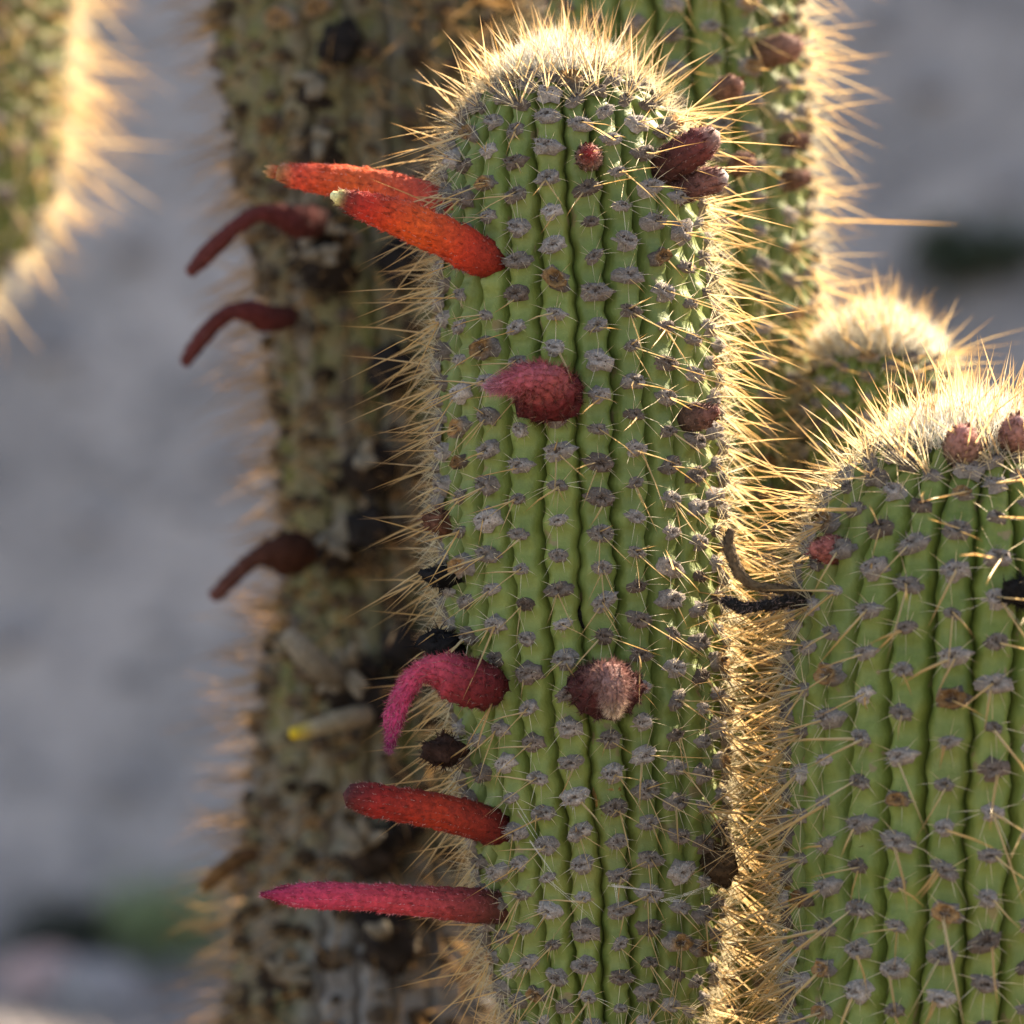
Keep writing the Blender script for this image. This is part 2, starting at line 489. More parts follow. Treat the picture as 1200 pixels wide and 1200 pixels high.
# ------------------------------------------------------------------ cactus stems
class Stem:
    def __init__(self, pts, nribs, spacing, depth, seed, e1=(1, 0, 0), power=4.6, tub=.0024, wig=.24, theta0=0.0):
        """pts: list of (x, y, z, radius) from the foot to the tip; the last radius is 0"""
        pts = np.array(pts, float)
        self.rng = np.random.default_rng(seed)
        seg = np.concatenate([[0], np.cumsum(np.sqrt((np.diff(pts, axis=0) ** 2).sum(1)))])
        u = np.linspace(0, seg[-1], 1600)
        q = np.stack([np.interp(u, seg, pts[:, k]) for k in range(4)], 1)
        w = 34                                                    # smooth; mirrored over the tip so that it stays round
        lo = 2 * q[0] - q[1:w + 1][::-1]; lo[:, 3] = q[0, 3]
        hi = q[-w - 1:-1][::-1].copy(); hi[:, 3] *= -1
        ext = np.concatenate([lo, q, hi])
        ker = np.hanning(2 * w + 1); ker /= ker.sum()
        q = np.stack([np.convolve(ext[:, k], ker, 'valid') for k in range(4)], 1)
        q[:, 3] = np.maximum(q[:, 3], 0)
        C, r = q[:, :3], q[:, 3]
        v = np.concatenate([[0], np.cumsum(np.sqrt((np.diff(C, axis=0) ** 2).sum(1) + np.diff(r) ** 2))])
        T = np.gradient(C, axis=0); ln = np.linalg.norm(T, axis=1)
        T[ln < 1e-7] = np.nan
        T /= np.linalg.norm(T, axis=1, keepdims=True)
        for k in range(1, len(T)):
            if np.isnan(T[k, 0]) or k > len(T) - 12: T[k] = T[k - 1]
        E1 = np.zeros_like(T); e = np.array(e1, float)
        for k in range(len(T)):
            e = nrm(e - T[k] * e.dot(T[k])); E1[k] = e
        self.v, self.C, self.r, self.T, self.E1, self.E2 = v, C, r, T, E1, np.cross(T, E1)
        self.dr = np.gradient(r, v); self.L = v[-1]
        self.nr, self.depth, self.power, self.tub, self.wig = nribs, depth, power, tub, wig
        self.R = r.max()
        self.theta0 = theta0
        # rows of areoles, from the tip down
        rows, x = [], self.L - .004
        while x > 0:
            rows.append(x)
            rr = np.interp(x, v, r)
            x -= spacing * min(1, .30 + .85 * rr / self.R)
        self.rows = np.array(rows)[::-1]
        self.off = np.array([(.5 * (i % 2) + self.rng.uniform(-.2, .2)) % 1 for i in range(nribs)])
        self.gph = self.rng.uniform(0, 6.28, nribs)
        self.gam = self.rng.uniform(.7, 1.3, nribs)
    def frame(self, x):
        I = lambda A: np.array([np.interp(x, self.v, A[:, k]) for k in range(3)])
        return I(self.C), float(np.interp(x, self.v, self.r)), nrm(I(self.T)), nrm(I(self.E1)), nrm(I(self.E2)), float(np.interp(x, self.v, self.dr))
    def idx(self, x):
        return np.interp(x, self.rows, np.arange(len(self.rows)))
    def groove(self, j, x):
        """angle of groove j at arc length x"""
        j2 = j % self.nr
        w = 2 * math.pi / self.nr
        i = self.idx(x)
        return self.theta0 + j * w + w * self.wig * .5 * (np.sin(2 * math.pi * i + self.gph[j2]) * .45 * self.gam[j2] + np.sin(1.1 * i + 2.3 * self.gph[j2]) * .5)
    def point(self, x, th, t, off):
        """surface point; t in -1..1 across the rib"""
        C, r, T, e1, e2, dr = self.frame(x)
        rr = self.reff(x, r, t, off)
        return C + rr * (math.cos(th) * e1 + math.sin(th) * e2)
    def reff(self, x, r, t, off):
        fade = np.clip(r / (self.R * .6), 0, 1)
        dep = self.depth * fade
        tb = self.tub * fade * np.cos(2 * math.pi * (self.idx(x) - off)) * (1 - np.abs(t) ** 2.5)
        return r - dep * np.abs(t) ** self.power + tb

def ribs_of(st, root, mat, v_fine, na=11):
    vv = [0.0]
    while vv[-1] < st.L - .0005:
        x = vv[-1]
        vv.append(min(st.L - .0005, x + (.0042 if x >= v_fine else .02)))
    x = np.array(vv)
    I = lambda A: np.stack([np.interp(x, st.v, A[:, k]) for k in range(3)], 1)
    C, e1, e2 = I(st.C), I(st.E1), I(st.E2)
    r = np.interp(x, st.v, st.r)
    ts = np.sign(np.linspace(-1, 1, na)) * np.abs(np.linspace(-1, 1, na)) ** .72
    nrw = len(x)
    faces = [(k * na + a, k * na + a + 1, (k + 1) * na + a + 1, (k + 1) * na + a) for k in range(nrw - 1) for a in range(na - 1)]
    for j in range(st.nr):
        g0, g1 = st.groove(j, x), st.groove(j + 1, x) if j + 1 < st.nr else st.groove(0, x) + 2 * math.pi
        V = np.zeros((nrw, na, 3))
        for a, t in enumerate(ts):
            th = g0 + (g1 - g0) * (t + 1) / 2
            rr = st.reff(x, r, t, st.off[j])
            V[:, a] = C + rr[:, None] * (np.cos(th)[:, None] * e1 + np.sin(th)[:, None] * e2)
        add("rib", mesh_from("rib", V.reshape(-1, 3), faces, mats=[mat]), root)

def areole_spots(st, v_lo, skip_top=0.0):
    out = []
    for j in range(st.nr):
        for k in range(len(st.rows)):
            x = float(np.interp(k + st.off[j], np.arange(len(st.rows)), st.rows))
            if x < v_lo or x > st.L - skip_top: continue
            C, r, T, e1, e2, dr = st.frame(x)
            if r < st.R * .10 or (r < st.R * .42 and (j + k) % 2): continue
            th = float(.5 * (st.groove(j, x) + (st.groove(j + 1, x) if j + 1 < st.nr else st.groove(0, x) + 2 * math.pi)))
            er = math.cos(th) * e1 + math.sin(th) * e2
            n = nrm(er * math.sqrt(max(0, 1 - dr * dr)) - T * dr)
            u = nrm(T * math.sqrt(max(0, 1 - dr * dr)) + er * dr)
            p = C + er * st.reff(x, r, 0.0, st.off[j])
            out.append((p, n, u, r / st.R, x))
    return out

def put_areoles(st, root, v_lo, facing_min=.08, in_view=None, ckind=None, scar=.06, felt='felt', front='body', rough=0.0, size=1.0, spine_size=1.0, limit=290, clear=(), skip_top=.0, vary=None):
    """those the camera sees best become parts, the rest one mass"""
    rg = st.rng
    cand, rest = [], []
    camp = np.array([0, -CAMD, ZC])
    for s in areole_spots(st, v_lo, skip_top):
        p, n, u, rel, x = s
        if any(np.linalg.norm(p - c[0]) < c[1] for c in clear): continue
        f = float(n.dot(nrm(camp - p)))
        px, py = to_px(p)
        ok = f > facing_min and -15 < px < 1215 and -15 < py < 1215 and (in_view is None or in_view(px, py))
        (cand if ok else rest).append((f, s))
    cand.sort(key=lambda c: -c[0])
    rest += cand[limit:]; cand = cand[:limit]
    am, sm = Soup(), Soup()
    for part, lst in ((True, cand), (False, rest)):
        for f, (p, n, u, rel, x) in lst:
            k = 'scar' if rg.random() < scar else felt
            ai = rg.integers(len(AREOLES[k]))
            ck = ckind or ('apex' if rel < .72 else (front if f > .5 else 'edge'))
            ci = rg.integers(len(CLUSTERS[ck]))
            roll = rg.normal() * .22 if ck != 'apex' else rg.normal() * .5
            s = nrm(np.cross(u, n))
            u2 = nrm(u * math.cos(roll) + s * math.sin(roll)); s2 = np.cross(u2, n)
            if rough:
                p = p + (s * rg.normal() * .003 + u * rg.normal() * .004) * rough
            sc = size * rg.uniform(.72 - .25 * rough, 1.28 + .4 * rough) * (.62 + .38 * min(1, rel * 1.1))
            ss = spine_size * rg.uniform(.8, 1.2) / sc
            if vary: ss *= vary(p)
            if part:
                M = Matrix(((s2[0], u2[0], n[0], 0), (s2[1], u2[1], n[1], 0), (s2[2], u2[2], n[2], 0), (0, 0, 0, 1)))
                o = add("areole", AREOLE_ME[k][ai], root)
                o.matrix_local = Matrix.Translation(Vector(p - np.array(root.location))) @ M @ Matrix.Diagonal((sc, sc, sc, 1))
                c = add("spine_cluster", CLUSTER_ME[ck][ci], o)
                c.scale = (ss, ss, ss)
            else:
                B = np.stack([s2, u2, n])
                v, fc, t = AREOLE_AR[k][ai]; am.put(v * sc @ B + p - np.array(root.location), fc, t)
                v, fc, t = CLUSTER_AR[ck][ci]; sm.put(v * sc * ss @ B + p - np.array(root.location), fc, t)
    if am.n:
        add("areole_mass", am.mesh("areole_mass", M_AREOLE), root, kind="stuff")
        add("spine_mass", sm.mesh("spine_mass", M_SPINE), root, kind="stuff")

def wool(st, root, reach, count, Lmin, Lmax, long_n, long_L, tone=0.0, name="crown_wool", lean=(0, 0, 0)):
    rg = st.rng
    sp = Soup()
    for k in range(count + long_n):
        x = st.L - .0008 - reach * rg.random() ** .75
        C, r, T, e1, e2, dr = st.frame(x)
        th = rg.uniform(0, 6.283)
        er = math.cos(th) * e1 + math.sin(th) * e2
        n = er * math.sqrt(max(0, 1 - dr * dr)) - T * dr
        p = C + er * r * .985 - np.array(root.location)
        edge = (st.L - x) / reach
        if k < count:
            L = rg.uniform(Lmin, Lmax) * (1.1 - .35 * edge)
            c = lerp(WHITE, CREAM, min(1, rg.random() * (.35 + tone)))
            spine(sp, p, n + T * .35 + rg.normal(size=3) * .42, L, .00021, rg.normal(size=3) * .05, c * .92, c, c)
        else:
            L = rg.uniform(*long_L)
            c = lerp(CREAM, AMBER, rg.random()); c2 = lerp(AMBER, RUST, rg.random() * .8)
            spine(sp, p, n + T * .2 + rg.normal(size=3) * .22 + np.array(lean), L, .00042, rg.normal(size=3) * .05, lerp(c, CREAM, .4), c, c2)
    add(name, sp.mesh(name, M_WOOL), root, kind="stuff")

def profile(rows, d, foot=None):
    out = []
    s = S0 * d / CAMD
    for py, cx, r in rows:
        p = P(cx, py, d)
        out.append((p[0], p[1], p[2], r * s))
    if foot:                                     # carry the stem down into the ground
        x, r = out[0][0], out[0][3]
        out = [(foot[0], out[0][1], -.03, foot[1])] + out
    return out

def cactus(label, x, y, group="columnar cacti standing in one clump"):
    o = add("columnar_cactus", None, label=label, category="cactus", group=group)
    o.location = (x, y, 0.0)
    return o

def shift_children(root):
    """ribs are made in world coordinates: take the root's place off again"""
    for ch in root.children:
        if ch.name.split('.')[0] == "rib":
            ch.location = -root.location

# ------------------------------------------------------------------ flowers, buds, remains
def tube(path, radii, n=14, cap=True, lumps=0.0, rg=None, squash=1.0):
    """returns verts, faces, along, normals of a swept tube"""
    path = np.array(path, float); radii = np.array(radii, float)
    seg = np.concatenate([[0], np.cumsum(np.linalg.norm(np.diff(path, axis=0), axis=1))])
    m_ = max(14, len(path) * 6)
    u = np.linspace(0, seg[-1], m_)
    pp = np.stack([np.interp(u, seg, path[:, k]) for k in range(3)], 1); rr = np.interp(u, seg, radii)
    w = 3
    ker = np.hanning(2 * w + 3)[1:-1]; ker /= ker.sum()
    for A in range(3):
        e = np.concatenate([2 * pp[0, A] - pp[1:w + 1, A][::-1], pp[:, A], 2 * pp[-1, A] - pp[-w - 1:-1, A][::-1]])
        pp[:, A] = np.convolve(e, ker, 'valid')
    e = np.concatenate([np.full(w, rr[0]), rr, np.full(w, rr[-1])]); rr = np.convolve(e, ker, 'valid')
    T = np.gradient(pp, axis=0); T /= np.linalg.norm(T, axis=1, keepdims=True)
    e = nrm(np.cross(T[0], (0.2, 0.9, 0.3)))
    V, Nn, al = [], [], []
    for k in range(m_):
        e = nrm(e - T[k] * e.dot(T[k])); b = np.cross(T[k], e)
        for i in range(n):
            a = 2 * math.pi * i / n
            dvec = math.cos(a) * e + math.sin(a) * b
            f = 1 + (lumps * rg.normal() if rg is not None else 0)
            V.append(pp[k] + dvec * rr[k] * f); Nn.append(dvec); al.append(u[k] / seg[-1])
    F = [(k * n + i, k * n + (i + 1) % n, (k + 1) * n + (i + 1) % n, (k + 1) * n + i) for k in range(m_ - 1) for i in range(n)]
    V.append(pp[0]); Nn.append(-T[0]); al.append(0.0)
    V.append(pp[-1] + T[-1] * rr[-1] * .5); Nn.append(T[-1]); al.append(1.0)
    c0, c1 = m_ * n, m_ * n + 1
    for i in range(n):
        F.append(((i + 1) % n, i, c0)); F.append(((m_ - 1) * n + i, (m_ - 1) * n + (i + 1) % n, c1))
    return np.array(V), F, np.array(al), np.array(Nn), T

def grad(stops, t):
    ps = [s[0] for s in stops]; cs = np.array([s[1] for s in stops])
    return np.stack([np.interp(t, ps, cs[:, k]) for k in range(3)], -1)

def bloom(root, name, path, radii, stops, seed, fuzz=500, fuzz_len=(.0008, .0021), fuzz_light=.5, mat=None, lumps=.05, label=None, scales=90, fuzz_tint=(.8, .55, .5), tip=None, wild=.35, squash=1.0):
    rg = np.random.default_rng(seed)
    V, F, al, Nn, T = tube(path, radii, lumps=lumps, rg=rg)
    zm = path[1][2]; V[:, 2] = zm + (V[:, 2] - zm) * squash
    V = V - np.array(root.location)
    col = grad(stops, al) * rg.uniform(.82, 1.18, (len(al), 1))
    o = add(name, mesh_from(name, V, F, col, mats=[mat or M_FLOWER]), root, label=label)
    if scales:
        sc = Soup()
        dirs = np.gradient(np.array(path), axis=0)
        ax = nrm(np.array(path)[-1] - np.array(path)[0])
        for k in range(scales):
            i = rg.integers(int((len(V) - 2) * .93))
            n_ = Nn[i]; a = nrm(T[min(len(T) - 1, i // 14)]); sd = np.cross(a, n_)
            L = rg.uniform(.0022, .0038)
            c = grad(stops, al[i:i + 1])[0] * rg.uniform(.45, .85)
            j = min(len(V) - 3, i + 14)
            p = lerp(lerp(V[i], V[j], rg.random()), V[min(len(V) - 3, i + 1)], rg.random() * .5) if al[i] < .95 else V[i]
            sc.put([p - sd * L * .3 - n_ * .0003, p + sd * L * .3 - n_ * .0003, p + a * L * 1.2 + n_ * L * .16, p + a * L * .4 + n_ * L * .16], [(0, 3, 2), (3, 1, 2)], c)
        add("scale_cover", sc.mesh("scale_cover", M_FLOWER), o, kind="stuff")
    if fuzz:
        fz = Soup()
        for k in range(int(fuzz * 1.8)):
            i = rg.integers(len(V) - 2)
            j = min(len(V) - 3, i + 14)
            p = lerp(V[i], V[j], rg.random())
            a = nrm(T[min(len(T) - 1, i // 14)])
            d = Nn[i] + a * rg.uniform(.3, 1.8) + rg.normal(size=3) * wild
            base = grad(stops, al[i:i + 1])[0]
            c = lerp(base * rg.uniform(.35, 1.2), fuzz_tint, rg.random() ** 2 * fuzz_light)
            hair(fz, p, d, rg.uniform(*fuzz_len), .00019, c, rg)
        add("fuzz", fz.mesh("fuzz", M_FUZZ), o, kind="stuff")
    if tip:
        tp = Soup()
        p0 = V[-1]; a = T[-1]
        e = nrm(np.cross(a, (.1, .8, .5))); b = np.cross(a, e)
        n_, L, w, spread, c0, c1 = tip
        for k in range(n_):
            th = 2 * math.pi * k / n_ + rg.uniform(-.2, .2)
            dr_ = math.cos(th) * e + math.sin(th) * b
            sd = np.cross(a, dr_)
            q = p0 + dr_ * radii[-1] * .7 - a * .002
            l = L * rg.uniform(.6, 1.15)
            tipv = q + a * l + dr_ * spread * l
            mid = q + a * l * .5 + dr_ * spread * l * .6
            tp.put([q - sd * w * .5, q + sd * w * .5, mid + sd * w * .45, mid - sd * w * .45, tipv], [(0, 1, 2, 3), (3, 2, 4)], [c0, c0, lerp(c0, c1, .5), lerp(c0, c1, .5), c1])
        add("petal_tip", tp.mesh("petal_tip", M_FLOWER), o)
    return o

def px_path(root_unused, pts):
    return [P(a, b, d) for a, b, d in pts]

def remains(root, name, px, py, d, size, col, seed, hairs=160, squash=(1, .8, .7), label=None):
    """a shrivelled lump left of a flower or fruit"""
    rg = np.random.default_rng(seed)
    c = P(px, py, d) - np.array(root.location)
    V, F, T = [], [], []
    nu, nv = 14, 10
    ph = rg.uniform(0, 6.28, 8)
    for j in range(nv + 1):
        for i in range(nu):
            th, fi = 2 * math.pi * i / nu, math.pi * j / nv
            q = np.array([math.sin(fi) * math.cos(th), math.sin(fi) * math.sin(th), math.cos(fi)])
            k = 1 + .22 * math.sin(5 * q[0] + ph[0]) * math.sin(4 * q[2] + ph[1]) + .18 * math.sin(9 * q[1] + 5 * q[0] + ph[2]) + .06 * rg.normal()
            V.append(c + q * k * size * np.array(squash)); T.append(np.array(col) * rg.uniform(.5, 1.5))
    for j in range(nv):
        for i in range(nu):
            F.append((j * nu + i, j * nu + (i + 1) % nu, (j + 1) * nu + (i + 1) % nu, (j + 1) * nu + i))
    o = add(name, mesh_from(name, V, F, T, mats=[M_DRY]), root, label=label)
    sp = Soup()
    V = np.array(V)
    for k in range(hairs):
        i = rg.integers(len(V)); n_ = nrm(V[i] - c)
        spine(sp, V[i] - n_ * size * .15, n_ + rg.normal(size=3) * .6, size * rg.uniform(.25, .75), size * .05, rg.normal(size=3) * .2, np.array(col), np.array(col) * rg.uniform(.8, 1.8), np.array(col) * 1.6)
    add("fray", sp.mesh("fray", M_DRY), o, kind="stuff")
    return o

# ---- the main stem
D1 = 2.04
main_rows = [(1420, 712, 150), (1300, 712, 140), (1225, 711, 116), (1190, 710, 104), (1150, 709, 126), (1100, 707, 134), (1000, 704, 143), (900, 695, 151), (800, 688, 157), (700, 683, 160),
             (600, 680, 162), (500, 678, 162), (400, 677, 159), (300, 673, 153), (220, 667, 145), (165, 662, 133), (130, 659, 116), (105, 657, 96), (90, 656, 76), (80, 655, 54), (74, 655, 30), (72, 655, 0)]
st1 = Stem(profile(main_rows, D1, (.045, .055)), 23, .0160, .0088, 1, theta0=.04)
MAIN = cactus("green columnar cactus bearing red tubular flowers, a woolly pale crown and grey areoles", .045, D1 - CAMD)
ribs_of(st1, MAIN, M_GREEN, .55)
main_clear = [(P(640, 460, 1.975), .012), (P(710, 805, 1.975), .013), (P(560, 802, 2.0), .012), (P(575, 305, 1.99), .014), (P(565, 965, 2.0), .012)]
put_areoles(st1, MAIN, .42, clear=main_clear, scar=.055, size=1.06)
wool(st1, MAIN, .032, 4000, .006, .019, 90, (.018, .036))

RED = (.55, .035, .012); ORANGE = (.72, .13, .02); DKRED = (.14, .018, .012); PINK = (.62, .06, .10); MAG = (.50, .03, .13); BROWN = (.075, .032, .026)
bloom(MAIN, "flower", px_path(0, [(545, 246, 2.035), (505, 232, 2.04), (460, 221, 2.045), (400, 212, 2.05), (350, 207, 2.052), (326, 202, 2.053)]),
      [.0062, .0072, .0082, .0082, .0066, .0034], [(0, (.30, .04, .03)), (.25, (.55, .07, .04)), (.6, (.68, .10, .025)), (.9, (.62, .06, .03)), (1, (.40, .18, .07))], 1,
      fuzz=700, fuzz_light=.7, label="orange-red tubular flower with a ragged brown tip", tip=(7, .008, .004, .25, (.40, .07, .03), (.42, .27, .12)))
bloom(MAIN, "flower", px_path(0, [(592, 310, 2.012), (578, 306, 1.998), (560, 300, 1.990), (520, 277, 1.984), (470, 256, 1.980), (425, 241, 1.978), (396, 231, 1.977)]),
      [.0076, .0090, .0098, .0096, .0088, .0070, .0036], [(0, (.05, .014, .010)), (.15, (.14, .018, .012)), (.35, (.46, .035, .014)), (.6, (.66, .085, .016)), (.85, (.50, .028, .014)), (.97, (.14, .02, .014)), (1, (.6, .5, .2))], 2,
      fuzz=1100, label="bright orange-red tubular flower with a yellow stub at its tip")
bloom(MAIN, "stigma", px_path(0, [(405, 236, 1.977), (396, 231, 1.976), (389, 228, 1.976)]), [.0026, .0030, .0018], [(0, (.62, .50, .16)), (1, (.72, .66, .34))], 22, fuzz=0, scales=0, label="pale yellow stub in the flower's mouth")
bloom(MAIN, "flower", px_path(0, [(604, 978, 2.018), (575, 968, 2.002), (545, 958, 1.992), (500, 948, 1.988), (450, 940, 1.986), (418, 934, 1.985), (408, 932, 1.985)]),
      [.0076, .0086, .0088, .0082, .0080, .0074, .0046], [(0, (.035, .010, .008)), (.25, (.14, .014, .010)), (.55, (.33, .028, .010)), (.85, (.27, .016, .012)), (1, (.07, .012, .012))], 3,
      fuzz=1000, label="dark red blunt-tipped flower bud tube")
bloom(MAIN, "flower", px_path(0, [(608, 1064, 2.018), (568, 1062, 2.010), (530, 1059, 2.004), (480, 1055, 2.0), (420, 1051, 1.998), (355, 1049, 1.998), (330, 1049, 1.998), (306, 1048, 1.998)]),
      [.0070, .0082, .0078, .0070, .0066, .0062, .0042, .0004], [(0, (.05, .02, .014)), (.13, (.09, .025, .018)), (.28, (.26, .035, .035)), (.5, (.48, .045, .06)), (.85, (.50, .04, .09)), (1, (.22, .012, .05))], 4,
      fuzz=1300, fuzz_light=.8, fuzz_tint=(.85, .45, .5), label="long pink pointed flower held out level")
wf = bloom(MAIN, "wilted_flower", px_path(0, [(588, 806, 2.010), (565, 803, 1.984), (540, 797, 1.978), (516, 785, 1.976), (500, 783, 1.976), (482, 795, 1.976), (468, 820, 1.976), (460, 848, 1.977), (456, 880, 1.978)]),
      [.0060, .0108, .0118, .0085, .0050, .0048, .0050, .0042, .0008], [(0, (.035, .008, .008)), (.2, (.075, .009, .009)), (.38, (.16, .016, .02)), (.52, (.44, .05, .08)), (.85, (.44, .04, .13)), (1, (.20, .015, .10))], 5,
      fuzz=2400, fuzz_len=(.0012, .003), fuzz_light=.35, wild=.6, lumps=.08, label="wilted pink flower hooked downwards from a dark red fruit")
bloom(MAIN, "fruit", px_path(0, [(648, 474, 1.990), (645, 466, 1.976), (642, 458, 1.966), (637, 441, 1.957), (622, 436, 1.953), (603, 443, 1.955), (588, 449, 1.957), (573, 452, 1.960)]),
      [.0110, .0150, .0140, .0098, .0078, .0062, .0042, .0008], [(0, (.03, .006, .006)), (.3, (.085, .009, .010)), (.42, (.13, .014, .016)), (.52, (.34, .075, .07)), (.8, (.46, .10, .14)), (1, (.60, .28, .38))], 6,
      fuzz=3000, fuzz_len=(.0018, .0050), fuzz_light=.4, fuzz_tint=(.6, .26, .18), wild=.8, lumps=.10, squash=.82, label="fuzzy crimson fruit with a pink withered tip pointing sideways")
bloom(MAIN, "fruit", px_path(0, [(708, 812, 1.988), (708, 809, 1.974), (709, 803, 1.962), (711, 788, 1.953), (714, 782, 1.946), (717, 793, 1.941), (718, 815, 1.940), (719, 842, 1.943)]),
      [.0130, .0172, .0150, .0092, .0066, .0058, .0052, .0018], [(0, (.03, .008, .008)), (.3, (.060, .013, .013)), (.45, (.085, .02, .02)), (.58, (.22, .10, .09)), (.85, (.33, .18, .15)), (1, (.75, .58, .40))], 7,
      fuzz=3200, fuzz_len=(.0018, .0050), fuzz_light=.35, wild=.8, lumps=.10, squash=.74, fuzz_tint=(.55, .32, .28), label="fuzzy brownish-red fruit with a pale withered tip hanging down")
bloom(MAIN, "flower_bud", px_path(0, [(757, 207, 2.014), (776, 197, 2.006), (803, 180, 2.001), (828, 165, 1.998), (839, 158, 1.997)]), [.0075, .0086, .0088, .0078, .0040],
      [(0, (.035, .022, .016)), (.5, (.075, .022, .018)), (.85, (.17, .04, .035)), (1, (.30, .18, .15))], 8, fuzz=700, fuzz_light=.5, label="brownish-red flower bud, larger of a pair")
bloom(MAIN, "flower_bud", px_path(0, [(768, 236, 2.017), (790, 226, 2.011), (820, 214, 2.007), (842, 209, 2.005), (850, 207, 2.005)]), [.0055, .0066, .0070, .0058, .0028],
      [(0, (.05, .03, .022)), (.5, (.10, .04, .034)), (.9, (.24, .10, .08)), (1, (.5, .4, .36))], 9, fuzz=600, label="brownish-red flower bud, smaller of a pair")
bloom(MAIN, "flower_bud", px_path(0, [(690, 188, 1.990), (690, 184, 1.981), (690, 180, 1.974), (690, 177, 1.970)]), [.0058, .0064, .0044, .0012],
      [(0, (.24, .17, .11)), (.6, (.26, .14, .11)), (1, (.30, .03, .03))], 10, fuzz=260, label="tiny red-tipped bud near the crown")
bloom(MAIN, "flower_bud", px_path(0, [(797, 489, 2.006), (812, 490, 1.996), (828, 486, 1.990), (841, 480, 1.988)]), [.0056, .0068, .0054, .0014],
      [(0, (.08, .05, .035)), (.6, (.14, .075, .055)), (1, (.22, .08, .06))], 11, fuzz=300, label="pointed brown bud")
remains(MAIN, "dead_flower", 517, 757, 2.01, .0090, (.012, .010, .010), 31, squash=(1.2, .9, .75), label="black shrivelled flower stub")
remains(MAIN, "dead_flower", 520, 881, 2.01, .0085, (.040, .020, .015), 32, squash=(1.2, .9, .75), label="dark brown shrivelled flower stub")
remains(MAIN, "dead_flower", 518, 676, 2.015, .0078, (.014, .012, .012), 33, squash=(1.2, .9, .6))
remains(MAIN, "dead_flower", 515, 612, 2.02, .0070, (.13, .055, .035), 34, squash=(1.2, .9, .7))
remains(MAIN, "dead_flower", 841, 1016, 2.01, .0098, (.075, .045, .025), 35, squash=(.95, .7, .9), label="dry brown hollow flower scar")
remains(MAIN, "dead_flower", 694, 722, 1.982, .0070, (.012, .010, .009), 36, hairs=60, squash=(1.1, .35, .8))
remains(MAIN, "dead_flower", 713, 930, 1.983, .0075, (.26, .15, .05), 37, hairs=40, squash=(.8, .22, 1.1))
shift_children(MAIN)

# ---- the broad stem beside it
D2 = 1.99
right_rows = [(1420, 1112, 185), (1200, 1120, 194), (1050, 1126, 200), (900, 1130, 205), (780, 1134, 205), (700, 1137, 200), (650, 1139, 191), (600, 1141, 174), (565, 1143, 149), (535, 1145, 117), (513, 1147, 84), (500, 1148, 52), (494, 1148, 26), (492, 1148, 0)]
st2 = Stem(profile(right_rows, D2, (.20, .07)), 25, .0192, .0098, 2, theta0=.11)
RIGHT = cactus("broad fresh green columnar cactus with large grey areoles and a bright woolly crown", .20, D2 - CAMD)
ribs_of(st2, RIGHT, M_GREEN2, .55)
put_areoles(st2, RIGHT, .42, size=1.18, spine_size=1.2, scar=.08, front='bold', clear=[(P(1128, 517, 1.95), .012)])
wool(st2, RIGHT, .048, 5200, .007, .020, 60, (.02, .045), lean=(0, 0, .2))
bloom(RIGHT, "flower_bud", px_path(0, [(1128, 533, 1.950), (1128, 524, 1.938), (1128, 514, 1.930), (1129, 503, 1.926)]), [.0078, .0088, .0070, .0020],
      [(0, (.16, .11, .07)), (.5, (.20, .125, .09)), (.8, (.30, .15, .12)), (1, (.46, .20, .17))], 12, fuzz=700, fuzz_light=.6, label="brown cone-shaped bud with a pink tip")
bloom(RIGHT, "flower_bud", px_path(0, [(1186, 520, 1.955), (1190, 511, 1.945), (1193, 500, 1.938), (1195, 491, 1.935)]), [.0066, .0078, .0066, .0020],
      [(0, (.20, .12, .09)), (.6, (.25, .12, .10)), (1, (.36, .18, .16))], 13, fuzz=500, fuzz_light=.6)
bloom(RIGHT, "flower_bud", px_path(0, [(985, 645, 1.962), (970, 644, 1.952), (953, 643, 1.948)]), [.0064, .0068, .0026], [(0, (.16, .07, .05)), (.6, (.34, .10, .08)), (1, (.38, .12, .1))], 14, fuzz=250)
bloom(RIGHT, "dead_flower", px_path(0, [(948, 700, 1.968), (915, 690, 1.955), (885, 688, 1.950), (868, 676, 1.948), (858, 655, 1.948), (852, 635, 1.948), (857, 621, 1.948)]),
      [.0026, .0022, .0020, .0026, .0026, .0024, .0016], [(0, (.08, .06, .045)), (.5, (.15, .10, .055)), (1, (.085, .055, .034))], 15, fuzz=300, fuzz_tint=(.3, .2, .1), mat=M_DRY, lumps=.12, label="dry brown flower tube curling upwards")
bloom(RIGHT, "dead_flower", px_path(0, [(950, 708, 1.966), (915, 706, 1.950), (885, 712, 1.946), (865, 712, 1.945), (848, 702, 1.945)]),
      [.0020, .0026, .0016, .0036, .0010], [(0, (.05, .038, .03)), (.5, (.022, .018, .016)), (1, (.016, .014, .013))], 16, fuzz=500, fuzz_len=(.001, .005), wild=.9, mat=M_DRY, lumps=.35, label="black shrivelled flower")
remains(RIGHT, "dead_flower", 1196, 694, 1.905, .0085, (.014, .012, .011), 41, squash=(1, .7, .7))
remains(RIGHT, "dead_flower", 1022, 995, 1.935, .0068, (.13, .085, .04), 42, squash=(1, .5, .9))
shift_children(RIGHT)

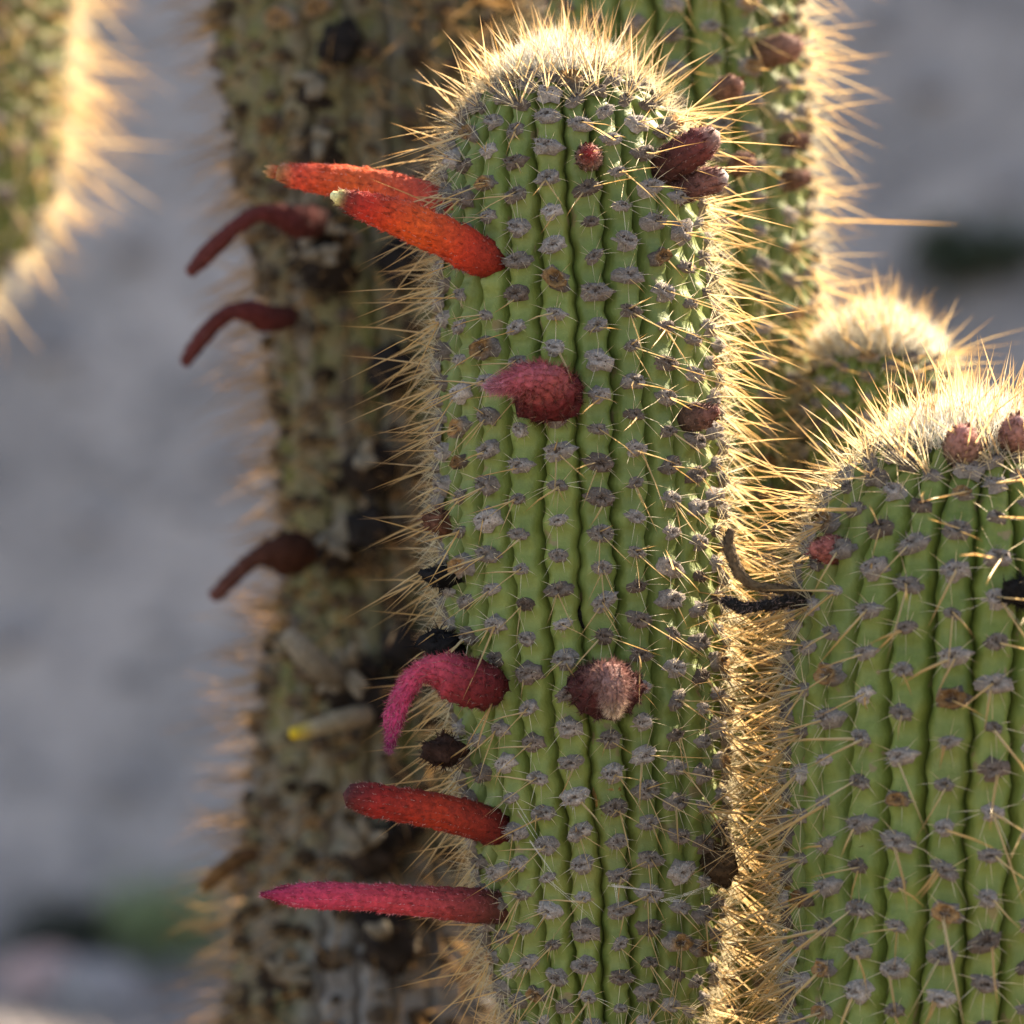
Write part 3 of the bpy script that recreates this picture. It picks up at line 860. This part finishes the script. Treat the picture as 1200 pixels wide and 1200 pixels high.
# ---- the short stem between
D3 = 2.20
small_rows = [(900, 1034, 74), (700, 1032, 78), (600, 1031, 82), (545, 1031, 86), (490, 1031, 88), (450, 1030, 84), (425, 1030, 74), (405, 1030, 58), (393, 1030, 40), (387, 1030, 20), (385, 1030, 0)]
st3 = Stem(profile(small_rows, D3, (.185, .03)), 17, .0115, .0040, 3, theta0=.2)
SMALL = cactus("short slender cactus with a brilliant white woolly tip behind the broad one", .185, D3 - CAMD)
ribs_of(st3, SMALL, M_GREEN2, .75)
put_areoles(st3, SMALL, .55, size=.85, in_view=lambda x, y: y < 600 and x < 1110)
wool(st3, SMALL, .034, 4500, .008, .020, 60, (.018, .030), lean=(0, 0, .2))
shift_children(SMALL)

# ---- the tall stem behind the main one
D4 = 2.25
back_rows = [(1400, 812, 128), (1000, 815, 135), (700, 815, 139), (500, 812, 143), (350, 806, 146), (150, 797, 146), (0, 788, 146), (-150, 780, 140), (-230, 776, 120), (-270, 775, 88), (-290, 774, 50), (-297, 774, 0)]
st4 = Stem(profile(back_rows, D4, (.10, .055)), 20, .0168, .0105, 4, theta0=.1)
BACK = cactus("tall cactus close behind the flowering one, sunlit along its spiny rim", .10, D4 - CAMD)
ribs_of(st4, BACK, M_GREEN3, .60)
put_areoles(st4, BACK, .50, scar=.2, in_view=lambda x, y: (x > 830 and y < 720) or y < 130)
wool(st4, BACK, .036, 1500, .006, .017, 40, (.02, .036))
def spine_at(root, px, py, d, px2, py2, d2, r, cols=(AMBER, AMBER, RUST)):
    sp = Soup(); a = P(px, py, d); b = P(px2, py2, d2)
    spine(sp, a - np.array(root.location), b - a, float(np.linalg.norm(b - a)), r, (0, 0, 0), *cols)
    return add("long_spine", sp.mesh("long_spine", M_SPINE), root, label="single very long level spine")
spine_at(BACK, 935, 256, 2.25, 1126, 263, 2.22, .0008, (STRAW, AMBER, AMBER))
for i, (pts, r) in enumerate([([(885, 66, 2.205), (908, 60, 2.195), (928, 55, 2.19), (938, 52, 2.19)], .0078), ([(845, 108, 2.135), (857, 102, 2.125), (866, 98, 2.12)], .0064),
                              ([(915, 215, 2.21), (933, 209, 2.205), (948, 206, 2.205)], .0056), ([(915, 168, 2.21), (934, 164, 2.205), (946, 163, 2.205)], .0045), ([(862, 196, 2.135), (872, 190, 2.125), (880, 188, 2.12)], .0056)]):
    bloom(BACK, "flower_bud", px_path(0, pts), [r * .9] + [r] * (len(pts) - 2) + [r * .35], [(0, (.12, .07, .04)), (.6, (.17, .085, .055)), (1, (.30, .14, .10))], 50 + i, fuzz=300, fuzz_light=.6)
shift_children(BACK)

# ---- the old corky stem
D5 = 2.47
old_rows = [(1420, 455, 200), (1200, 455, 184), (1100, 456, 176), (1000, 462, 172), (900, 470, 170), (800, 478, 166), (720, 484, 152), (680, 485, 144), (600, 484, 150), (450, 478, 155), (300, 468, 160), (200, 455, 170), (100, 447, 184), (0, 443, 192), (-200, 438, 196), (-400, 436, 188), (-520, 435, 150), (-580, 434, 95), (-600, 434, 40), (-604, 434, 0)]
st5 = Stem(profile(old_rows, D5, (-.07, .105)), 25, .0165, .0065, 5, theta0=.0, wig=.3)
OLD = cactus("old corky brown and grey cactus column with withered flowers along its side", -.07, D5 - CAMD)
ribs_of(st5, OLD, M_OLD, .50)
put_areoles(st5, OLD, .40, ckind='old', felt='bare', rough=1.0, size=1.05, scar=.12, spine_size=1.05, in_view=lambda x, y: x < 520)
DRYRED = [(0, (.04, .012, .010)), (.35, (.10, .022, .020)), (1, (.13, .035, .03))]
bloom(OLD, "wilted_flower", px_path(0, [(372, 258, 2.325), (350, 262, 2.31), (330, 252, 2.305), (305, 248, 2.30), (275, 266, 2.30), (245, 295, 2.30), (222, 320, 2.30)]), [.008, .0092, .0070, .0042, .0045, .0050, .0030], DRYRED, 61, fuzz=200, mat=M_DRY, lumps=.08, label="withered brownish-red flower hanging, uppermost on the old column")
bloom(OLD, "wilted_flower", px_path(0, [(340, 372, 2.35), (312, 374, 2.335), (292, 364, 2.33), (268, 365, 2.33), (245, 385, 2.33), (230, 405, 2.33), (216, 426, 2.33)]), [.006, .0076, .0062, .0044, .0046, .0046, .0028], DRYRED, 62, fuzz=200, mat=M_DRY, lumps=.08)
bloom(OLD, "wilted_flower", px_path(0, [(352, 648, 2.38), (332, 650, 2.365), (318, 648, 2.36), (295, 655, 2.36), (275, 675, 2.36), (250, 700, 2.36)]), [.010, .0118, .0082, .0040, .0048, .0036], [(0, (.045, .02, .012)), (.3, (.055, .02, .012)), (1, (.14, .055, .045))], 63, fuzz=260, mat=M_DRY, lumps=.1)
bloom(OLD, "wilted_flower", px_path(0, [(300, 1000, 2.42), (278, 1006, 2.415), (258, 1022, 2.41), (238, 1040, 2.41)]), [.004, .0046, .0050, .0028], [(0, (.12, .06, .03)), (1, (.22, .11, .04))], 64, fuzz=120, mat=M_DRY, lumps=.1)
PALE = [(0, (.10, .08, .06)), (.6, (.20, .17, .13)), (1, (.25, .21, .16))]
def stub_fan(px, py, d, n, L, seed, dark=True):
    rg = np.random.default_rng(seed)
    if dark: remains(OLD, "dead_flower", px + 8, py + 14, d + .01, .016, (.03, .022, .018), seed + 900, squash=(1, .6, .8))
    for k in range(n):
        a = rg.uniform(0, 6.28); l = L * rg.uniform(.6, 1.1)
        x2, y2 = px + math.cos(a) * l, py + math.sin(a) * l * .8
        bloom(OLD, "dry_stub", px_path(0, [(px + rg.normal() * 4, py + rg.normal() * 4, d), ((px + x2) / 2, (py + y2) / 2, d - .010), (x2, y2, d - .012)]), [.0030, .0036, .0016], PALE, seed * 20 + k, fuzz=0, scales=0, mat=M_DRY, lumps=.12)
stub_fan(372, 95, 2.385, 6, 26, 71)
stub_fan(378, 165, 2.385, 4, 24, 72)
stub_fan(370, 265, 2.385, 8, 34, 73)
stub_fan(380, 300, 2.385, 5, 24, 74)
stub_fan(390, 630, 2.395, 9, 34, 75)
stub_fan(425, 535, 2.375, 4, 22, 76)
stub_fan(405, 785, 2.365, 7, 44, 77)
stub_fan(430, 985, 2.36, 6, 32, 78)
stub_fan(330, 1140, 2.40, 7, 34, 79)
stub_fan(450, 1095, 2.36, 5, 26, 80)
bloom(OLD, "dry_stub", px_path(0, [(400, 800, 2.36), (372, 780, 2.345), (350, 758, 2.34), (338, 742, 2.34)]), [.0065, .0072, .0070, .0045], PALE, 81, fuzz=0, scales=0, mat=M_DRY, label="thick pale woody stub")
bloom(OLD, "dry_stub", px_path(0, [(430, 838, 2.36), (400, 844, 2.345), (365, 854, 2.338), (342, 861, 2.336)]), [.0060, .0058, .0046, .0034], [(0, (.16, .13, .10)), (.75, (.30, .25, .17)), (.92, (.5, .36, .06)), (1, (.62, .42, .03))], 82, fuzz=0, scales=0, mat=M_DRY, label="pale woody stub with a yellow tip")
for px, py, s in ((430, 820, .017), (470, 310, .014), (455, 430, .013), (430, 620, .012), (470, 760, .013), (440, 1080, .013), (400, 50, .013), (480, 960, .012)):
    remains(OLD, "bark_scar", px, py, 2.375, s, (.022, .018, .017), int(px + py), hairs=60, squash=(.9, .5, .9))
shift_children(OLD)

# ---- the upturned arm of another cactus
D6 = 2.75
arm = []
s6 = S0 * D6 / CAMD
for a in np.linspace(0, math.pi / 2, 9):
    arm.append((-185 + 128 * math.sin(a), 148 + 128 * math.cos(a), 128 if a > .4 else 122))
arm_px = [(-560, 276, 90), (-430, 280, 95), (-300, 280, 108)] + arm + [(-50, 0, 130), (-48, -200, 130), (-46, -360, 112), (-46, -420, 72), (-46, -440, 0)]
pts = []
for cx, py, r in arm_px:
    p = P(cx, py, D6); pts.append((p[0], p[1], p[2], r * s6))
st6 = Stem(pts, 21, .0175, .007, 6, e1=(0, 0, 1), theta0=.1)
tr_rows = [(1400, -560, 190), (800, -560, 190), (200, -560, 185), (-400, -560, 180), (-700, -560, 150), (-770, -560, 90), (-795, -560, 0)]
st7 = Stem(profile(tr_rows, D6, (P(-560, 0, D6)[0], .12)), 24, .019, .009, 7)
ARM = cactus("cactus with an upturned arm, its spines glowing in the sun, apart from the clump", P(-560, 0, D6)[0], D6 - CAMD, None)
ribs_of(st7, ARM, M_GREEN3, 5.0, 7)
ribs_of(st6, ARM, M_GREEN3, 0.0, 9)
put_areoles(st6, ARM, .10, limit=60, size=1.1, spine_size=1.5)
put_areoles(st7, ARM, .20, limit=0, size=1.1, ckind='old')
shift_children(ARM)


# ---- torn spider silk caught on the spines of the flowering cactus
rg = np.random.default_rng(77)
sp = Soup()
o0 = P(760, 1050, 1.955)
for a, b in [((712, 1040), (800, 1046)), ((720, 1036), (724, 1064)), ((775, 1052), (835, 1036)), ((640, 1030), (700, 1078)), ((800, 1046), (842, 1030)), ((786, 1054), (806, 1052)), ((716, 1038), (760, 1042)), ((606, 948), (640, 1000)), ((620, 985), (660, 1040))]:
    pa, pb = P(*a, 1.955 + rg.uniform(-.006, .006)), P(*b, 1.955 + rg.uniform(-.006, .006))
    for q in range(2):
        j = rg.normal(size=3) * .0008
        spine(sp, pa + j - o0, pb - pa, float(np.linalg.norm(pb - pa)), .00014, (0, 0, -.06), (.8, .8, .8), (.8, .8, .8), (.8, .8, .8))
web = add("cobweb", sp.mesh("cobweb", M_WOOL), label="torn white cobweb strands caught low on the flowering cactus", category="cobweb")
web.location = o0

bpy.context.view_layer.update()
